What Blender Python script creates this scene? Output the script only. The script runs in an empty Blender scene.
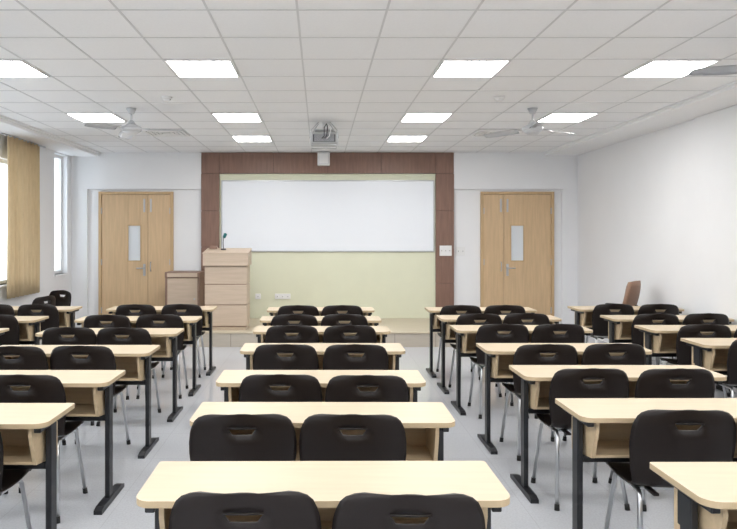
import bpy, bmesh, math, random
from mathutils import Vector, Matrix
random.seed(4)
S=bpy.context.scene
S.view_settings.view_transform='Standard'
S.view_settings.look='None'
S.view_settings.exposure=0.0

# ---------------------------------------------------------------- materials
def mat(name,col,rough=0.5,metal=0.0,noise=None,bump=0.0,spec=0.5,coat=0.0):
    m=bpy.data.materials.new(name); m.use_nodes=True
    nt=m.node_tree; b=nt.nodes['Principled BSDF']
    b.inputs['Base Color'].default_value=(*col,1); b.inputs['Roughness'].default_value=rough
    b.inputs['Metallic'].default_value=metal
    b.inputs['Specular IOR Level'].default_value=spec
    b.inputs['Coat Weight'].default_value=coat
    if noise:
        sc,amt,stretch=noise
        tc=nt.nodes.new('ShaderNodeTexCoord'); mp=nt.nodes.new('ShaderNodeMapping')
        mp.inputs['Scale'].default_value=stretch
        n=nt.nodes.new('ShaderNodeTexNoise'); n.inputs['Scale'].default_value=sc; n.inputs['Detail'].default_value=6
        r=nt.nodes.new('ShaderNodeValToRGB')
        r.color_ramp.elements[0].position=.3; r.color_ramp.elements[1].position=.7
        r.color_ramp.elements[0].color=(*[c*(1-amt) for c in col],1)
        r.color_ramp.elements[1].color=(*[min(1,c*(1+amt*.6)) for c in col],1)
        nt.links.new(tc.outputs['Object'],mp.inputs[0]); nt.links.new(mp.outputs[0],n.inputs['Vector'])
        nt.links.new(n.outputs['Fac'],r.inputs[0]); nt.links.new(r.outputs[0],b.inputs['Base Color'])
        if bump:
            bp=nt.nodes.new('ShaderNodeBump'); bp.inputs['Strength'].default_value=bump
            bp.inputs['Distance'].default_value=.002
            nt.links.new(n.outputs['Fac'],bp.inputs['Height']); nt.links.new(bp.outputs[0],b.inputs['Normal'])
    return m
def emis(name,col,s):
    m=bpy.data.materials.new(name); m.use_nodes=True; nt=m.node_tree; nt.nodes.clear()
    e=nt.nodes.new('ShaderNodeEmission'); e.inputs[0].default_value=(*col,1); e.inputs[1].default_value=s
    o=nt.nodes.new('ShaderNodeOutputMaterial'); nt.links.new(e.outputs[0],o.inputs[0]); return m

M_wall=mat('wall_paint',(.82,.825,.84),.6,noise=(2,.015,(1,1,1)))
M_ceil=mat('ceiling_tile',(.835,.845,.865),.8,noise=(60,.02,(1,1,1)),bump=.15)
M_gyp=mat('gypsum_white',(.85,.855,.87),.7,noise=(3,.01,(1,1,1)))
M_bar=mat('ceiling_tbar',(.60,.61,.63),.5)
M_desk=mat('desk_laminate',(.60,.495,.355),.42,noise=(3,.05,(1,14,14)),spec=.4)
M_deskedge=mat('desk_edge_band',(.52,.40,.25),.45)
M_panel=mat('desk_panel_wood',(.60,.46,.29),.45,noise=(3,.10,(1,12,12)))
M_black=mat('black_powdercoat',(.010,.011,.014),.4)
M_shell=mat('chair_plastic_brown',(.010,.006,.005),.40,noise=(200,.10,(1,1,1)),bump=.08,spec=.32)
M_chrome=mat('chair_tube_metal',(.55,.56,.58),.28,metal=1.0)
M_rub=mat('rubber_cap',(.02,.02,.02),.8)
M_door=mat('door_maple',(.62,.44,.26),.45,noise=(2.5,.10,(14,14,1)))
M_doorfr=mat('door_frame_wood',(.55,.38,.21),.45,noise=(2.5,.1,(14,14,1)))
M_walnut=mat('walnut_cladding',(.215,.120,.088),.45,noise=(3,.18,(10,10,1)))
M_groove=mat('groove_dark',(.09,.05,.04),.6)
M_back=mat('board_backing_cream',(.70,.71,.55),.6,noise=(4,.02,(1,1,1)))
M_white=mat('whiteboard_surface',(.80,.83,.88),.25,noise=(1,.01,(1,1,1)))
M_alu=mat('aluminium',(.5,.51,.53),.35,metal=.8)
M_plast=mat('white_plastic',(.78,.78,.78),.4)
M_fan=mat('fan_enamel',(.58,.59,.61),.35)
M_grey=mat('grey_plastic',(.42,.43,.44),.45)
M_dgrey=mat('dark_grey',(.06,.06,.07),.4)
M_curt=mat('curtain_fabric',(.60,.47,.29),.85,noise=(30,.08,(1,1,.2)),bump=.3)
M_pod=mat('podium_laminate',(.54,.43,.33),.45,noise=(3,.08,(1,12,12)))
M_podd=mat('podium_edge_brown',(.24,.15,.11),.45,noise=(3,.1,(1,10,10)))
M_plat=mat('platform_face',(.50,.45,.38),.4,noise=(4,.05,(1,8,8)))
M_plattop=mat('platform_top',(.53,.46,.35),.35,noise=(3,.06,(1,10,1)))
M_tan=mat('tan_leather',(.26,.15,.10),.5,noise=(40,.08,(1,1,1)),bump=.2)
M_teal=mat('teal_windshield',(.02,.16,.17),.7)
M_lens=mat('projector_lens',(.02,.02,.05),.08,spec=.8)
M_emit=emis('led_diffuser',(1,.99,.975),26)
M_upvc=mat('window_frame_white',(.78,.79,.80),.4)
def glassmat():
    m=bpy.data.materials.new('window_glass'); m.use_nodes=True; nt=m.node_tree; nt.nodes.clear()
    t=nt.nodes.new('ShaderNodeBsdfTransparent'); t.inputs[0].default_value=(.95,.98,1,1)
    g=nt.nodes.new('ShaderNodeBsdfGlossy'); g.inputs['Roughness'].default_value=.05
    x=nt.nodes.new('ShaderNodeMixShader'); x.inputs[0].default_value=.06
    o=nt.nodes.new('ShaderNodeOutputMaterial')
    nt.links.new(t.outputs[0],x.inputs[1]);nt.links.new(g.outputs[0],x.inputs[2]);nt.links.new(x.outputs[0],o.inputs[0]);return m
M_glass=glassmat()
M_frost=mat('door_vision_glass',(.72,.76,.80),.25)
def floormat():
    m=mat('floor_vitrified_tile',(.54,.55,.575),.12,spec=.6); nt=m.node_tree; b=nt.nodes['Principled BSDF']
    tc=nt.nodes.new('ShaderNodeTexCoord')
    br=nt.nodes.new('ShaderNodeTexBrick'); br.offset=0; br.inputs['Scale'].default_value=1
    br.inputs['Brick Width'].default_value=.6; br.inputs['Row Height'].default_value=.6
    br.inputs['Mortar Size'].default_value=.0018; br.inputs['Mortar Smooth'].default_value=.2
    br.inputs['Color1'].default_value=(.535,.55,.58,1); br.inputs['Color2'].default_value=(.545,.56,.59,1)
    br.inputs['Mortar'].default_value=(.45,.46,.48,1)
    n=nt.nodes.new('ShaderNodeTexNoise'); n.inputs['Scale'].default_value=90; n.inputs['Detail'].default_value=4
    r=nt.nodes.new('ShaderNodeValToRGB'); r.color_ramp.elements[0].position=.35;r.color_ramp.elements[1].position=.6
    r.color_ramp.elements[0].color=(.90,.90,.90,1); r.color_ramp.elements[1].color=(1,1,1,1)
    mx=nt.nodes.new('ShaderNodeMix'); mx.data_type='RGBA'; mx.blend_type='MULTIPLY'; mx.inputs[0].default_value=1
    nt.links.new(tc.outputs['Object'],br.inputs['Vector']); nt.links.new(tc.outputs['Object'],n.inputs['Vector'])
    nt.links.new(n.outputs['Fac'],r.inputs[0]); nt.links.new(br.outputs['Color'],mx.inputs[6]); nt.links.new(r.outputs[0],mx.inputs[7])
    nt.links.new(mx.outputs[2],b.inputs['Base Color']); return m
M_floor=floormat()

# ---------------------------------------------------------------- mesh builder
class MB:
    def __init__(s): s.bm=bmesh.new(); s.mats=[]
    def mi(s,m):
        if m not in s.mats: s.mats.append(m)
        return s.mats.index(m)
    def absorb(s,tb,m,smooth=False,M=None):
        i=s.mi(m)
        if M is not None: tb.transform(M)
        vm={v:s.bm.verts.new(v.co) for v in tb.verts}
        for f in tb.faces:
            try:
                nf=s.bm.faces.new([vm[v] for v in f.verts]); nf.material_index=i; nf.smooth=smooth
            except ValueError: pass
        tb.free()
    def box(s,x0,x1,y0,y1,z0,z1,m,bev=0,seg=1,M=None):
        tb=bmesh.new()
        bmesh.ops.create_cube(tb,size=1)
        for v in tb.verts:
            v.co=Vector(((x0+x1)/2+v.co.x*(x1-x0),(y0+y1)/2+v.co.y*(y1-y0),(z0+z1)/2+v.co.z*(z1-z0)))
        if bev: bmesh.ops.bevel(tb,geom=tb.edges[:],offset=bev,segments=seg,affect='EDGES',profile=.5)
        s.absorb(tb,m,False,M)
    def cyl(s,p0,p1,r0,r1,m,n=16,M=None):
        p0=Vector(p0);p1=Vector(p1);d=p1-p0
        tb=bmesh.new(); bmesh.ops.create_cone(tb,cap_ends=True,segments=n,radius1=r0,radius2=r1,depth=d.length)
        q=d.to_track_quat('Z','Y').to_matrix().to_4x4(); q.translation=(p0+p1)/2
        tb.transform(q); 
        i=s.mi(m); 
        if M is not None: tb.transform(M)
        vm={v:s.bm.verts.new(v.co) for v in tb.verts}
        for f in tb.faces:
            nf=s.bm.faces.new([vm[v] for v in f.verts]); nf.material_index=i; nf.smooth=len(f.verts)==4
        tb.free()
    def tube(s,pts,r,m,n=10):
        pts=[Vector(p) for p in pts]; i=s.mi(m); rings=[]
        for k,p in enumerate(pts):
            if k==0: t=pts[1]-p
            elif k==len(pts)-1: t=p-pts[k-1]
            else: t=(pts[k+1]-pts[k-1])
            t.normalize()
            up=Vector((1,0,0)) if abs(t.x)<.9 else Vector((0,1,0))
            a=t.cross(up).normalized(); b=t.cross(a)
            rings.append([s.bm.verts.new(p+(a*math.cos(2*math.pi*j/n)+b*math.sin(2*math.pi*j/n))*r) for j in range(n)])
        for k in range(len(rings)-1):
            for j in range(n):
                f=s.bm.faces.new([rings[k][j],rings[k][(j+1)%n],rings[k+1][(j+1)%n],rings[k+1][j]]); f.material_index=i; f.smooth=True
        for rg in (rings[0],rings[-1]):
            f=s.bm.faces.new(rg); f.material_index=i
    def prism(s,poly,z0,z1,m,axis='z',msides=None,bev=0):
        tb=bmesh.new()
        def P(a,b,c):
            return {'z':(a,b,c),'x':(c,a,b),'y':(a,c,b)}[axis]
        lo=[tb.verts.new(P(a,b,z0)) for a,b in poly]; hi=[tb.verts.new(P(a,b,z1)) for a,b in poly]
        tb.faces.new(lo); tb.faces.new(hi)
        if msides is None or msides==m:
            for k in range(len(poly)): tb.faces.new([lo[k],lo[(k+1)%len(poly)],hi[(k+1)%len(poly)],hi[k]])
            bmesh.ops.recalc_face_normals(tb,faces=tb.faces[:]); s.absorb(tb,m)
        else:
            s.absorb(tb,m)
            tb=bmesh.new()
            lo=[tb.verts.new(P(a,b,z0)) for a,b in poly]; hi=[tb.verts.new(P(a,b,z1)) for a,b in poly]
            for k in range(len(poly)): tb.faces.new([lo[k],lo[(k+1)%len(poly)],hi[(k+1)%len(poly)],hi[k]])
            s.absorb(tb,msides)
    def mesh(s,name):
        bmesh.ops.recalc_face_normals(s.bm,faces=s.bm.faces[:])
        me=bpy.data.meshes.new(name); s.bm.to_mesh(me); s.bm.free()
        for m in s.mats: me.materials.append(m)
        return me
    def obj(s,name,loc=(0,0,0),rot=0):
        return put(s.mesh(name),name,loc,rot)
def put(me,name,loc=(0,0,0),rot=0):
    o=bpy.data.objects.new(name,me); o.location=loc; o.rotation_euler=(0,0,rot); S.collection.objects.link(o); return o

# ---------------------------------------------------------------- room
XL,XR,YB,YF,H=-4.12,4.27,-1.6,11.17,2.97
b=MB(); b.box(XL-.25,XR+.25,YB-.15,YF+.2,-.1,0,M_floor); b.obj('floor')
b=MB(); b.box(XL-.25,XR+.25,YB-.15,YF+.2,H,H+.1,M_ceil); b.obj('ceiling')
TX,TY=.545,.57
GX0,GX1=-3.66,3.72
b=MB()
GO=-.955-TX/2
xs=[GO+TX*n for n in range(-6,11)]; xs=[v for v in xs if GX0+.05<v<GX1-.05]
ys=[5.215+TY*n for n in range(-13,12)]; ys=[v for v in ys if YB<v<YF]
for v in xs: b.box(v-.007,v+.007,YB,YF,H-.003,H,M_bar)
for v in ys: b.box(GX0,GX1,v-.007,v+.007,H-.0027,H,M_bar)
b.obj('trim_ceiling_grid')
b=MB(); b.box(XL,GX0,YB,YF,H-.07,H,M_gyp,.004); b.box(GX0-.0,GX0+.03,YB,YF,H-.025,H,M_gyp); b.obj('trim_ceiling_bulkhead_left')
b=MB(); b.box(GX1,XR,YB,YF,H-.05,H,M_gyp,.004); b.box(GX1-.03,GX1,YB,YF,H-.02,H,M_gyp); b.obj('trim_ceiling_bulkhead_right')
b=MB(); b.box(XR,XR+.2,YB,YF,0,H,M_wall); b.box(XR-.05,XR,YB,7.55,0,H-.05,M_wall,.004); b.obj('wall_right')
b=MB(); b.box(XL,XR,YB-.15,YB,0,H,M_wall); b.obj('wall_back')
wins=[(-.6,1.4,.95,2.6),(2.2,4.2,.95,2.6),(5.0,6.9,.95,2.6),(7.75,9.75,.95,2.6),(10.40,10.92,.98,2.88)]  # the three nearest windows are out of view, added to let in light
b=MB(); y=YB
T=.2
for (a,c,z0,z1) in wins:
    b.box(XL-T,XL,y,a,0,H,M_wall); b.box(XL-T,XL,a,c,0,z0,M_wall); b.box(XL-T,XL,a,c,z1,H,M_wall); y=c
b.box(XL-T,XL,y,YF,0,H,M_wall); b.obj('wall_left')
for i,(a,c,z0,z1) in enumerate(wins):
    b=MB(); f=.05; X0,X1=XL-.14,XL-.08
    b.box(X0,X1,a,a+f,z0,z1,M_upvc,.004); b.box(X0,X1,c-f,c,z0,z1,M_upvc,.004)
    b.box(X0,X1,a+f,c-f,z0,z0+f,M_upvc,.004); b.box(X0,X1,a+f,c-f,z1-f,z1,M_upvc,.004)
    if c-a>1:
        mid=(a+c)/2; b.box(X0,X1,mid-.03,mid+.03,z0+f,z1-f,M_upvc,.004)
    b.box(XL-.113,XL-.107,a+f,c-f,z0+f,z1-f,M_glass)
    b.box(XL-T,XL+.03,a-.02,c+.02,z0-.03,z0,M_gyp,.004)
    b.obj('window_%d'%(i+1))
b=MB()
b.box(XL,XR,YF,YF+.2,0,H,M_wall)
b.box(XL,-1.97,YF-.06,YF,2.36,H,M_wall,.003); b.box(2.22,XR,YF-.06,YF,2.36,H,M_wall,.003)
b.box(XL,-3.86,YF-.06,YF,0,2.36,M_wall,.003); b.box(4.02,XR,YF-.06,YF,0,2.36,M_wall,.003)
b.obj('wall_front')
b=MB(); b.box(XL,-3.70,YF-.075,YF-.06,0,.09,M_plast); b.obj('baseboard_front')
b=MB(); b.box(XL,XL+.012,YB,YF-.08,0,.09,M_plast); b.obj('baseboard_left')

# ---------------------------------------------------------------- curtains
def curtain(y0,y1,z0,z1,x):
    b=MB(); i=b.mi(M_curt); ny=90; nz=8; g=[]
    for k in range(nz+1):
        t=k/nz; z=z0+(z1-z0)*t; row=[]
        for j in range(ny+1):
            s=j/ny; yy=y0+(y1-y0)*s
            a=.035*(.55+.45*(1-t))
            row.append(b.bm.verts.new((x+a*math.sin(s*2*math.pi*8+.6*math.sin(s*9)+.25*math.sin(t*3)),yy+.012*math.sin(s*60+t*2),z)))
        g.append(row)
    for k in range(nz):
        for j in range(ny):
            f=b.bm.faces.new([g[k][j],g[k][j+1],g[k+1][j+1],g[k+1][j]]); f.material_index=i; f.smooth=True
    b.cyl((x,y0-.12 if y0>8 else y0-.2,z1),(x,y1+.2,z1),.012,.012,M_alu)
    o=b.obj('window_curtain'); m=o.modifiers.new('thick','SOLIDIFY'); m.thickness=.004
    return o
curtain(8.62,9.62,.78,2.885,-4.03)
curtain(4.3,5.0,.78,2.885,-4.03)

# ---------------------------------------------------------------- doors
def door(idx,x0,x1,split,win,leftwide):
    b=MB(); zt=2.32; y=YF
    fr=.05
    b.box(x0,x0+fr,y-.05,y,0,zt,M_doorfr,.004); b.box(x1-fr,x1,y-.05,y,0,zt,M_doorfr,.004)
    b.box(x0+fr,x1-fr,y-.05,y,zt-fr,zt,M_doorfr,.004)
    for (a,c) in ((x0+fr+.003,split-.003),(split+.003,x1-fr-.003)):
        zz=zt-fr-.004
        w0,w1=win
        if a<(w0+w1)/2<c:
            wz0,wz1=1.17,1.76
            b.box(a,w0,y-.035,y-.002,.01,zz,M_door,.002); b.box(w1,c,y-.035,y-.002,.01,zz,M_door,.002)
            b.box(w0,w1,y-.035,y-.002,.01,wz0,M_door,.002); b.box(w0,w1,y-.035,y-.002,wz1,zz,M_door,.002)
            b.box(w0,w1,y-.02,y-.012,wz0,wz1,M_frost)
            for q in ((w0-.012,w0+.006,wz0-.012,wz1+.012),(w1-.006,w1+.012,wz0-.012,wz1+.012),(w0,w1,wz0-.012,wz0+.006),(w0,w1,wz1-.006,wz1+.012)):
                b.box(q[0],q[1],y-.042,y-.03,q[2],q[3],M_doorfr)
        else: b.box(a,c,y-.035,y-.002,.01,zz,M_door,.002)
    b.box(split-.003,split+.003,y-.012,y-.004,.01,zt-fr,M_groove)
    hx=split-.06 if leftwide else split+.06
    ox=split+.05 if leftwide else split-.05
    b.box(hx-.02,hx+.02,y-.041,y-.035,.92,1.12,M_alu,.003)
    b.cyl((hx,y-.04,1.05),(hx,y-.085,1.05),.01,.01,M_alu); 
    s=-1 if leftwide else 1
    b.cyl((hx,y-.08,1.05),(hx+s*.12,y-.08,1.05),.009,.009,M_alu)
    b.tube([(ox,y-.035,1.0),(ox,y-.07,1.01),(ox,y-.07,1.14),(ox,y-.035,1.15)],.008,M_alu)
    b.box(hx-.015,hx+.015,y-.043,y-.035,1.98,2.2,M_alu,.003)
    b.box(ox-.015,ox+.015,y-.043,y-.035,1.98,2.2,M_alu,.003)
    for hz in (.3,1.1,1.95):
        for hh in (x0+fr-.004,x1-fr-.008): b.box(hh,hh+.012,y-.056,y-.034,hz,hz+.1,M_alu)
    b.obj('door_%d'%idx)
door(1,-3.68,-2.44,-2.86,(-3.19,-2.98),True)
door(2,2.67,3.89,3.055,(3.17,3.385),False)

# ---------------------------------------------------------------- board wall
b=MB()
ox0,ox1,ix0,ix1,itop=-1.97,2.22,-1.67,1.92,2.62
zs=[.214,.80,1.40,2.0,itop]
for (a,c) in ((ox0,ix0),(ix1,ox1)):
    for k in range(len(zs)-1):
        b.box(a,c,YF-.07,YF,zs[k]+.003,zs[k+1]-.003,M_walnut,.003)
    b.box(a+.01,c-.01,YF-.06,YF,.214,itop,M_groove)
tx=[ox0,ix0,-.77,.125,1.02,ix1,ox1]
for k in range(len(tx)-1): b.box(tx[k]+.003,tx[k+1]-.003,YF-.07,YF,itop+.003,H-.006,M_walnut,.003)
b.box(ox0+.01,ox1-.01,YF-.06,YF,itop,H-.008,M_groove)
b.box(ix0,ix1,YF-.025,YF,.214,itop,M_back)
b.obj('board_surround_cladding')
b=MB()
x0,x1,z0,z1=-1.64,1.90,1.32,2.51; y1=YF-.026
b.box(x0+.018,x1-.018,y1-.018,y1,z0+.018,z1-.018,M_white)
for q in ((x0,x0+.02,z0,z1),(x1-.02,x1,z0,z1),(x0+.02,x1-.02,z0,z0+.02),(x0+.02,x1-.02,z1-.02,z1)):
    b.box(q[0],q[1],y1-.026,y1,q[2],q[3],M_alu,.003)
b.obj('whiteboard')
b=MB(); b.box(-1.86,2.24,9.57,YF,0,.19,M_plat); b.box(-1.86,2.24,9.555,YF,.19,.214,M_plattop,.004)
for k in range(1,7): 
    xx=-1.86+k*4.1/7; b.box(xx-.002,xx+.002,9.566,9.57,.005,.188,M_groove)
b.obj('teaching_platform')
def plate(name,x,z,w,h,y,n=1):
    b=MB(); b.box(-w/2,w/2,-.014,0,-h/2,h/2,M_plast,.003)
    for k in range(n):
        cx=-w/2+w*(k+.5)/n
        b.box(cx-.018,cx+.018,-.019,-.012,-.02,.02,M_plast,.002)
        b.box(cx-.004,cx+.004,-.0195,-.015,-.008,.008,M_dgrey)
    b.obj(name,(x,y,z))
plate('wall_socket',-1.03,.58,.09,.09,YF-.026)
plate('wall_socket',-.62,.58,.26,.09,YF-.026,3)
plate('switch_panel',2.08,1.34,.20,.17,YF-.071,3)
plate('switch_panel',2.34,1.33,.15,.14,YF-.001,2)
b=MB(); b.box(-.1,.1,-.16,0,-.11,.11,M_plast,.012,2); b.box(-.08,.08,-.165,-.155,-.09,.09,M_grey,.004); b.box(-.075,.075,-.17,-.16,-.085,.085,M_plast,.003)
b.obj('wall_speaker',(.06,YF-.071,2.85))

# ---------------------------------------------------------------- podium, cabinet
b=MB()
b.box(-.30,.30,-.19,.2,0,.05,M_pod,.004)
hs=[(.055,.36),(.37,.66),(.67,.93)]
for (a,c) in hs: b.box(-.31,.31,-.2,.2,a,c,M_pod,.004)
b.box(-.30,.30,-.19,.19,.04,.95,M_podd)
b.prism([(-.24,.94),(.22,.94),(.22,1.17),(-.24,1.11)],-.33,.33,M_pod,axis='x')
b.prism([(-.245,1.112),(.225,1.172),(.225,1.187),(-.245,1.127)],-.335,.335,M_pod,axis='x')
b.obj('podium',(-1.372,9.97,.214))
b=MB()
b.cyl((0,0,0),(0,0,.02),.04,.035,M_dgrey)
b.tube([(0,0,.02),(-.005,0,.10),(0,-.01,.17),(.02,-.03,.20)],.006,M_dgrey)
b.cyl((.012,-.022,.185),(.035,-.045,.235),.022,.026,M_teal)
b.cyl((.035,-.045,.235),(.04,-.048,.247),.026,.01,M_teal)
b.obj('gooseneck_microphone',(-1.44,10.0,1.379))
b=MB(); b.box(-.06,.06,-.04,.04,0,.03,M_podd,.006); b.box(-.05,.05,-.03,.03,.03,.045,M_podd,.004); b.obj('chalk_duster',(-1.60,10.08,1.392))
b=MB()
b.box(-.25,.25,-.2,.2,.05,.93,M_pod,.003)
b.box(-.275,.275,-.225,.225,.93,1.02,M_podd,.008); b.box(-.235,.235,-.232,-.22,.945,1.005,M_pod,.003)
b.box(-.27,-.235,-.215,.2,0,.93,M_podd,.004); b.box(.235,.27,-.215,.2,0,.93,M_podd,.004)
b.box(-.235,.235,-.215,-.2,.10,.50,M_pod,.004); b.box(-.235,.235,-.215,-.2,.51,.92,M_pod,.004)
b.box(-.235,.235,-.21,.2,0,.06,M_podd); b.cyl((.19,-.215,.6),(.19,-.235,.6),.012,.014,M_alu)
b.obj('lectern_cabinet',(-2.15,10.68,0))

# ---------------------------------------------------------------- ceiling lights
def panelmesh():
    b=MB(); X=TX/2-.009; Y=TY/2-.009
    b.box(-X+.015,X-.015,-Y+.015,Y-.015,-.008,-.002,M_emit)
    for q in ((-X,-X+.015,-Y,Y),(X-.015,X,-Y,Y),(-X+.015,X-.015,-Y,-Y+.015),(-X+.015,X-.015,Y-.015,Y)):
        b.box(q[0],q[1],q[2],q[3],-.012,0,M_plast)
    return b.mesh('ceiling_light_panel')
PM=panelmesh()
cx=[-.955-3*TX,-.955,-.955+4*TX,-.955+7*TX]
for k in (-2,-1,0,1):  # negative rows are out of view, panels added for illumination
    yc=5.215+4*TY*k+TY/2
    if yc<YB+.3: continue
    for c in cx: put(PM,'ceiling_light_panel',(c,yc,H-.0005))
for c in cx: put(PM,'ceiling_light_panel',(c,5.215-11*TY+TY/2,H-.0005))  # further unseen row behind the camera, added for illumination
for c in (cx[1],cx[2]): put(PM,'ceiling_light_panel',(c,5.215+7*TY+TY/2,H-.0005))

def diffuser(x,y):
    b=MB()
    for k in range(4):
        r=.26-.055*k; z=-.022+.002*k
        for q in ((-r,-r+.032,-r,r),(r-.032,r,-r,r),(-r+.032,r-.032,-r,-r+.032),(-r+.032,r-.032,r-.032,r)):
            b.box(q[0],q[1],q[2],q[3],z,0,M_plast,.003)
    b.box(-.26,.26,-.26,.26,-.004,0,M_grey); b.obj('air_diffuser',(x,y,H-.0))
diffuser(cx[0]+TX,8.92); diffuser(cx[3]-TX,8.92)
for (x,y) in ((-1.52,6.65),(1.78,6.65),(-1.5,2.2),(1.75,2.2)):
    b=MB(); b.cyl((0,0,-.02),(0,0,0),.05,.055,M_plast,24); b.cyl((0,0,-.045),(0,0,-.02),.025,.045,M_plast,24); b.obj('smoke_detector',(x,y,H))

def fanmesh():
    b=MB()
    b.cyl((0,0,0),(0,0,-.06),.055,.03,M_fan,24)
    b.cyl((0,0,-.05),(0,0,-.17),.011,.011,M_fan,12)
    b.cyl((0,0,-.13),(0,0,-.17),.02,.045,M_fan,24)
    b.cyl((0,0,-.17),(0,0,-.205),.045,.11,M_fan,28); b.cyl((0,0,-.205),(0,0,-.245),.11,.11,M_fan,28)
    b.cyl((0,0,-.245),(0,0,-.285),.105,.05,M_fan,28)
    for k in range(3):
        R=Matrix.Rotation(2*math.pi*k/3,4,'Z')
        b.box(.08,.2,-.02,.02,-.226,-.22,M_alu,M=R)
        tb=bmesh.new(); n=10; g=[]
        for i in range(n+1):
            t=i/n; r=.17+.40*t; wd=.06+.015*math.sin(t*math.pi); 
            if i==n: wd*=.75
            tw=math.radians(16-6*t); sag=-.02*t
            row=[]
            for s in (-1,-.33,.33,1):
                row.append(tb.verts.new((r,s*wd*math.cos(tw),-.222+sag+s*wd*math.sin(tw)-.008*s*s)))
            g.append(row)
        for i in range(n):
            for j in range(3): tb.faces.new([g[i][j],g[i+1][j],g[i+1][j+1],g[i][j+1]])
        bmesh.ops.solidify(tb,geom=tb.faces[:],thickness=.004)
        b.absorb(tb,M_fan,True,R)
    return b.mesh('ceiling_fan')
FM=fanmesh()
for (x,y,r) in ((-2.04,7.25,-.08),(2.30,7.25,math.pi-.7),(-2.64,4.55,0),(3.12,4.6,math.pi)):
    put(FM,'ceiling_fan',(x,y,H),r)

# projector
b=MB()
b.box(-.08,.08,-.08,.08,-.012,0,M_plast,.003); b.cyl((0,0,-.01),(0,0,-.10),.022,.022,M_plast)
b.box(-.11,.11,-.06,.06,-.112,-.098,M_grey,.003)
for sx in (-1,1):
    b.tube([(sx*.10,0,-.105),(sx*.165,0,-.13),(sx*.172,0,-.2)],.007,M_alu)
b.box(-.165,.165,-.14,.14,-.285,-.14,M_grey,.025,3)
b.box(-.135,.135,-.144,-.13,-.26,-.17,M_dgrey,.003)
for k in range(7): b.box(-.12,.12,-.148,-.14,-.253+.012*k,-.247+.012*k,M_alu)
b.box(-.17,.17,-.08,.05,-.24,-.20,M_plast,.006)
b.cyl((-.07,.13,-.21),(-.07,.18,-.21),.04,.036,M_dgrey,24); b.cyl((-.07,.178,-.21),(-.07,.185,-.21),.03,.03,M_lens,24)
for k in range(3):
    b.tube([(.03-.03*k,-.14,-.22),(.06-.03*k,-.20,-.2),(.08-.04*k,-.16,-.09),(.03,-.05,-.03),(.01,0,-.005)],.006,M_dgrey if k else M_plast,8)
for (px,py) in ((-.19,-.17),(.19,-.17),(-.19,.17),(.19,.17)):
    b.tube([(px*.35,py*.35,-.01),(px*.8,py,-.12),(px*.8,py,-.30)],.005,M_alu,8)
b.tube([(-.152,-.17,-.30),(.152,-.17,-.30),(.152,.17,-.30),(-.152,.17,-.30),(-.152,-.17,-.30)],.005,M_alu,8)
b.obj('ceiling_projector',(.05,8.12,H))

# ---------------------------------------------------------------- desk
def deskmesh():
    b=MB(); W=.61; D=.19; r=.055
    poly=[]
    def arc(cx,cy,a0,a1,rr,n=7):
        for k in range(n+1):
            a=math.radians(a0+(a1-a0)*k/n); poly.append((cx+rr*math.cos(a),cy+rr*math.sin(a)))
    arc(-W+r,-D+r,180,270,r); arc(W-r,-D+r,270,360,r); arc(W-.012,D-.012,0,90,.012,3); arc(-W+.012,D-.012,90,180,.012,3)
    b.prism(poly,.728,.750,M_desk,msides=M_deskedge)
    b.box(-.535,.535,.135,.152,.50,.727,M_panel,.002)
    b.box(-.517,.517,-.10,.135,.535,.55,M_panel,.002)
    for sx in (-1,1):
        xa,xb=sorted((sx*.535,sx*.518))
        b.prism([(-.10,.535),(.135,.50),(.135,.727),(-.15,.727),(-.15,.68)],xa,xb,M_panel,axis='x')
    for sx in (-1,1):
        xc=sx*.563
        b.box(xc-.014,xc+.014,-.035,.035,.03,.70,M_black,.004)
        b.box(xc-.016,xc+.016,-.16,.16,.70,.727,M_black,.003)
        b.prism([(-.20,.0),(-.20,.022),(-.16,.034),(.18,.034),(.235,.022),(.235,0)],xc-.024,xc+.024,M_black,axis='x')
        xa,xb=sorted((sx*.536,sx*.549)); b.box(xa,xb,.01,.10,.56,.72,M_black)
    b.box(-.55,.55,-.012,.012,.485,.52,M_black,.003)
    return b.mesh('school_desk')
DM=deskmesh()

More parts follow.
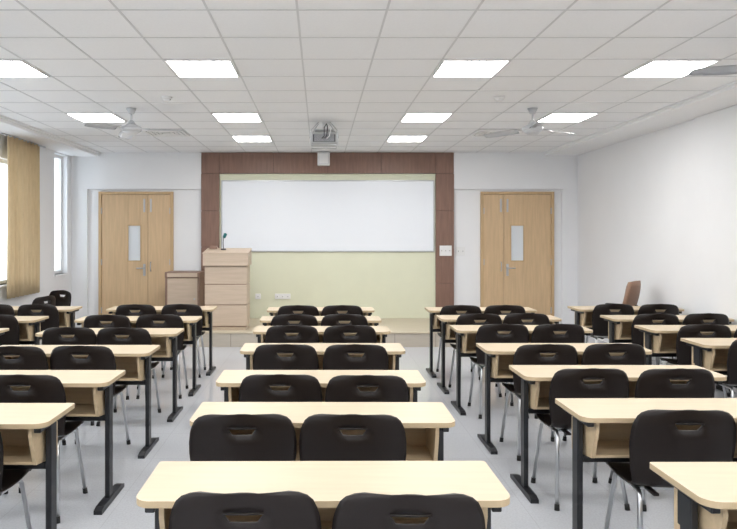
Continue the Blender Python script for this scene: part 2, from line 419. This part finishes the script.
# ---------------------------------------------------------------- chair
def chairmesh():
    b=MB(); tb=bmesh.new()
    st=[(-.262,.820,.135),(-.261,.816,.165),(-.259,.806,.192),(-.257,.790,.210),(-.254,.765,.222),(-.251,.750,.227),(-.247,.733,.231),
        (-.240,.69,.236),(-.232,.64,.236),(-.223,.58,.230),(-.213,.53,.222),(-.203,.495,.217),(-.190,.470,.214),(-.168,.452,.214),
        (-.13,.442,.216),(-.07,.438,.218),(0,.437,.218),(.07,.440,.216),(.13,.443,.212),(.17,.441,.206),(.195,.430,.196),(.207,.412,.18)]
    us=[-1,-.92,-.78,-.6,-.42,-.25,-.1,.1,.25,.42,.6,.78,.92,1]
    g=[]
    for k,(y,z,w) in enumerate(st):
        row=[]
        for ui,u in enumerate(us):
            x=u*w
            if k in (4,5,6):
                hw={4:.062,5:.054,6:.042}[k]
                if abs(abs(u)-.25)<.01: x=math.copysign(hw,u)
                if abs(abs(u)-.1)<.01: x=math.copysign(hw*.5,u)
            back=1-min(1,max(0,(k-10)/4))
            yy=y+back*(.045*u*u)
            zz=z+(1-back)*(.016*abs(u)**3) + (0.008*(1-u*u) if k<3 else 0)
            row.append(tb.verts.new((x,yy,zz)))
        g.append(row)
    for k in range(len(st)-1):
        for j in range(len(us)-1):
            if k in (4,5) and 5<=j<=7: continue
            tb.faces.new([g[k][j],g[k][j+1],g[k+1][j+1],g[k+1][j]])
    bmesh.ops.recalc_face_normals(tb,faces=tb.faces[:])
    bmesh.ops.solidify(tb,geom=tb.faces[:],thickness=.008)
    b.absorb(tb,M_shell,True)
    b.tube([(-.062,-.2575,.767),(0,-.262,.767),(.062,-.2575,.767)],.004,M_shell,6)
    r=.0115
    for sx in (-1,1):
        b.tube([(sx*.205,-.235,.012),(sx*.178,-.165,.30),(sx*.170,-.145,.40),(sx*.165,-.12,.422),(sx*.165,-.06,.424),(sx*.165,.06,.424),(sx*.165,.11,.42),(sx*.17,.13,.40),(sx*.178,.15,.30),(sx*.20,.20,.012)],r,M_chrome)
        b.cyl((sx*.206,-.237,0),(sx*.204,-.231,.035),.015,.014,M_rub,12); b.cyl((sx*.2005,.201,0),(sx*.199,.196,.035),.015,.014,M_rub,12)
    b.tube([(-.165,-.09,.424),(.165,-.09,.424)],.010,M_chrome); b.tube([(-.165,.09,.424),(.165,.09,.424)],.010,M_chrome)
    for sx in (-1,1):
        b.box(sx*.12-.012,sx*.12+.012,-.20,-.10,.425,.436,M_shell)
    return b.mesh('classroom_chair')
CM=chairmesh()

far={'L2':[2.5,3.39,4.25,5.18,6.12,7.03,8.0],'L1':[2.5,3.39,4.22,5.18,6.12,7.03,8.0],
     'C':[2.52,3.41,4.22,5.27,6.26,7.03,7.91],'R1':[2.51,3.49,4.38,5.27,6.33,7.12,7.9],'R2':[2.5,3.5,4.5,5.53,6.33,7.12,8.02]}
cen={'L2':-3.45,'L1':-1.84,'C':.012,'R1':1.835,'R2':3.575}
chx={'L1':[(-2.1,-1.62)]*2+[(-2.15,-1.66),(-2.15,-1.67),(-2.12,-1.65),(-2.08,-1.58),(-2.06,-1.56)],
     'C':[(-.235,.275),(-.345,.150),(-.22,.27),(-.24,.26),(-.24,.25),(-.25,.24),(-.24,.24)],
     'R1':[(1.60,2.1),(1.64,2.14),(1.58,2.08),(1.61,2.11),(1.60,2.09),(1.57,2.06),(1.57,2.06)],
     'R2':[(3.3,3.82)]*3+[(3.33,3.85),(3.36,3.86),(3.33,3.84),(3.32,3.82)],
     'L2':[(-3.75,-3.22)]*4+[(-3.72,-3.2),(-3.70,-3.18),(-3.68,-3.17)]}
for col in far:
    for k,yf in enumerate(far[col]):
        put(DM,'school_desk',(cen[col]+random.uniform(-.008,.008),yf-.19,0),random.uniform(-.006,.006))
        for x in chx[col][k]:
            yb=yf-.38-.145
            put(CM,'classroom_chair',(x,yb+.26+random.uniform(-.02,.02),0),random.uniform(-.035,.035))
put(CM,'classroom_chair',(-3.72,9.15,0),math.radians(150))
put(CM,'classroom_chair',(-3.70,8.56,0),math.radians(75))

# swivel chair at right
b=MB()
for k in range(5):
    a=2*math.pi*k/5+.3; c,s=math.cos(a),math.sin(a)
    b.tube([(0,0,.10),(.15*c,.15*s,.09),(.27*c,.27*s,.065)],.018,M_black,8)
    b.cyl((.27*c-.02*s,.27*s+.02*c,.03),(.27*c+.02*s,.27*s-.02*c,.03),.03,.03,M_black,14)
b.cyl((0,0,.08),(0,0,.42),.028,.022,M_chrome)
b.box(-.14,.14,-.1,.1,.41,.43,M_black,.004)
b.box(-.24,.24,-.23,.23,.43,.50,M_dgrey,.03,3)
tb=bmesh.new(); g=[]
for k in range(9):
    t=k/8; z=.56+.46*t; w=.235-.03*abs(2*t-1)**3-(.03 if k in (0,8) else 0); row=[]
    for j in range(9):
        u=-1+2*j/8; row.append(tb.verts.new((u*w,-.235-.11*t+.04*u*u-.02*math.sin(t*math.pi),z)))
    g.append(row)
for k in range(8):
    for j in range(8): tb.faces.new([g[k][j],g[k][j+1],g[k+1][j+1],g[k+1][j]])
bmesh.ops.recalc_face_normals(tb,faces=tb.faces[:]); bmesh.ops.solidify(tb,geom=tb.faces[:],thickness=.045)
b.absorb(tb,M_tan,True)
b.tube([(0,-.1,.42),(0,-.25,.44),(0,-.29,.55),(0,-.31,.72)],.02,M_black,8)
for sx in (-1,1):
    b.tube([(sx*.2,0,.44),(sx*.28,0,.47),(sx*.285,.08,.64),(sx*.28,.1,.67)],.012,M_black,8)
    b.box(sx*.28-.03,sx*.28+.03,-.14,.16,.665,.695,M_black,.012,2)
b.obj('swivel_office_chair',(3.74,8.62,0),math.radians(48))

# ---------------------------------------------------------------- world, camera
w=bpy.data.worlds.new('daylight'); S.world=w; w.use_nodes=True
bg=w.node_tree.nodes['Background']; bg.inputs[0].default_value=(.88,.94,1,1); bg.inputs[1].default_value=3.2
cam=bpy.data.cameras.new('camera'); co=bpy.data.objects.new('camera',cam); S.collection.objects.link(co)
co.location=(0,0,1.6); co.rotation_euler=(math.radians(90),0,0)
cam.sensor_width=36; cam.lens=670/737*36; cam.shift_x=(368.5-320)/737; cam.shift_y=-29.5/737; cam.clip_start=.05
S.camera=co
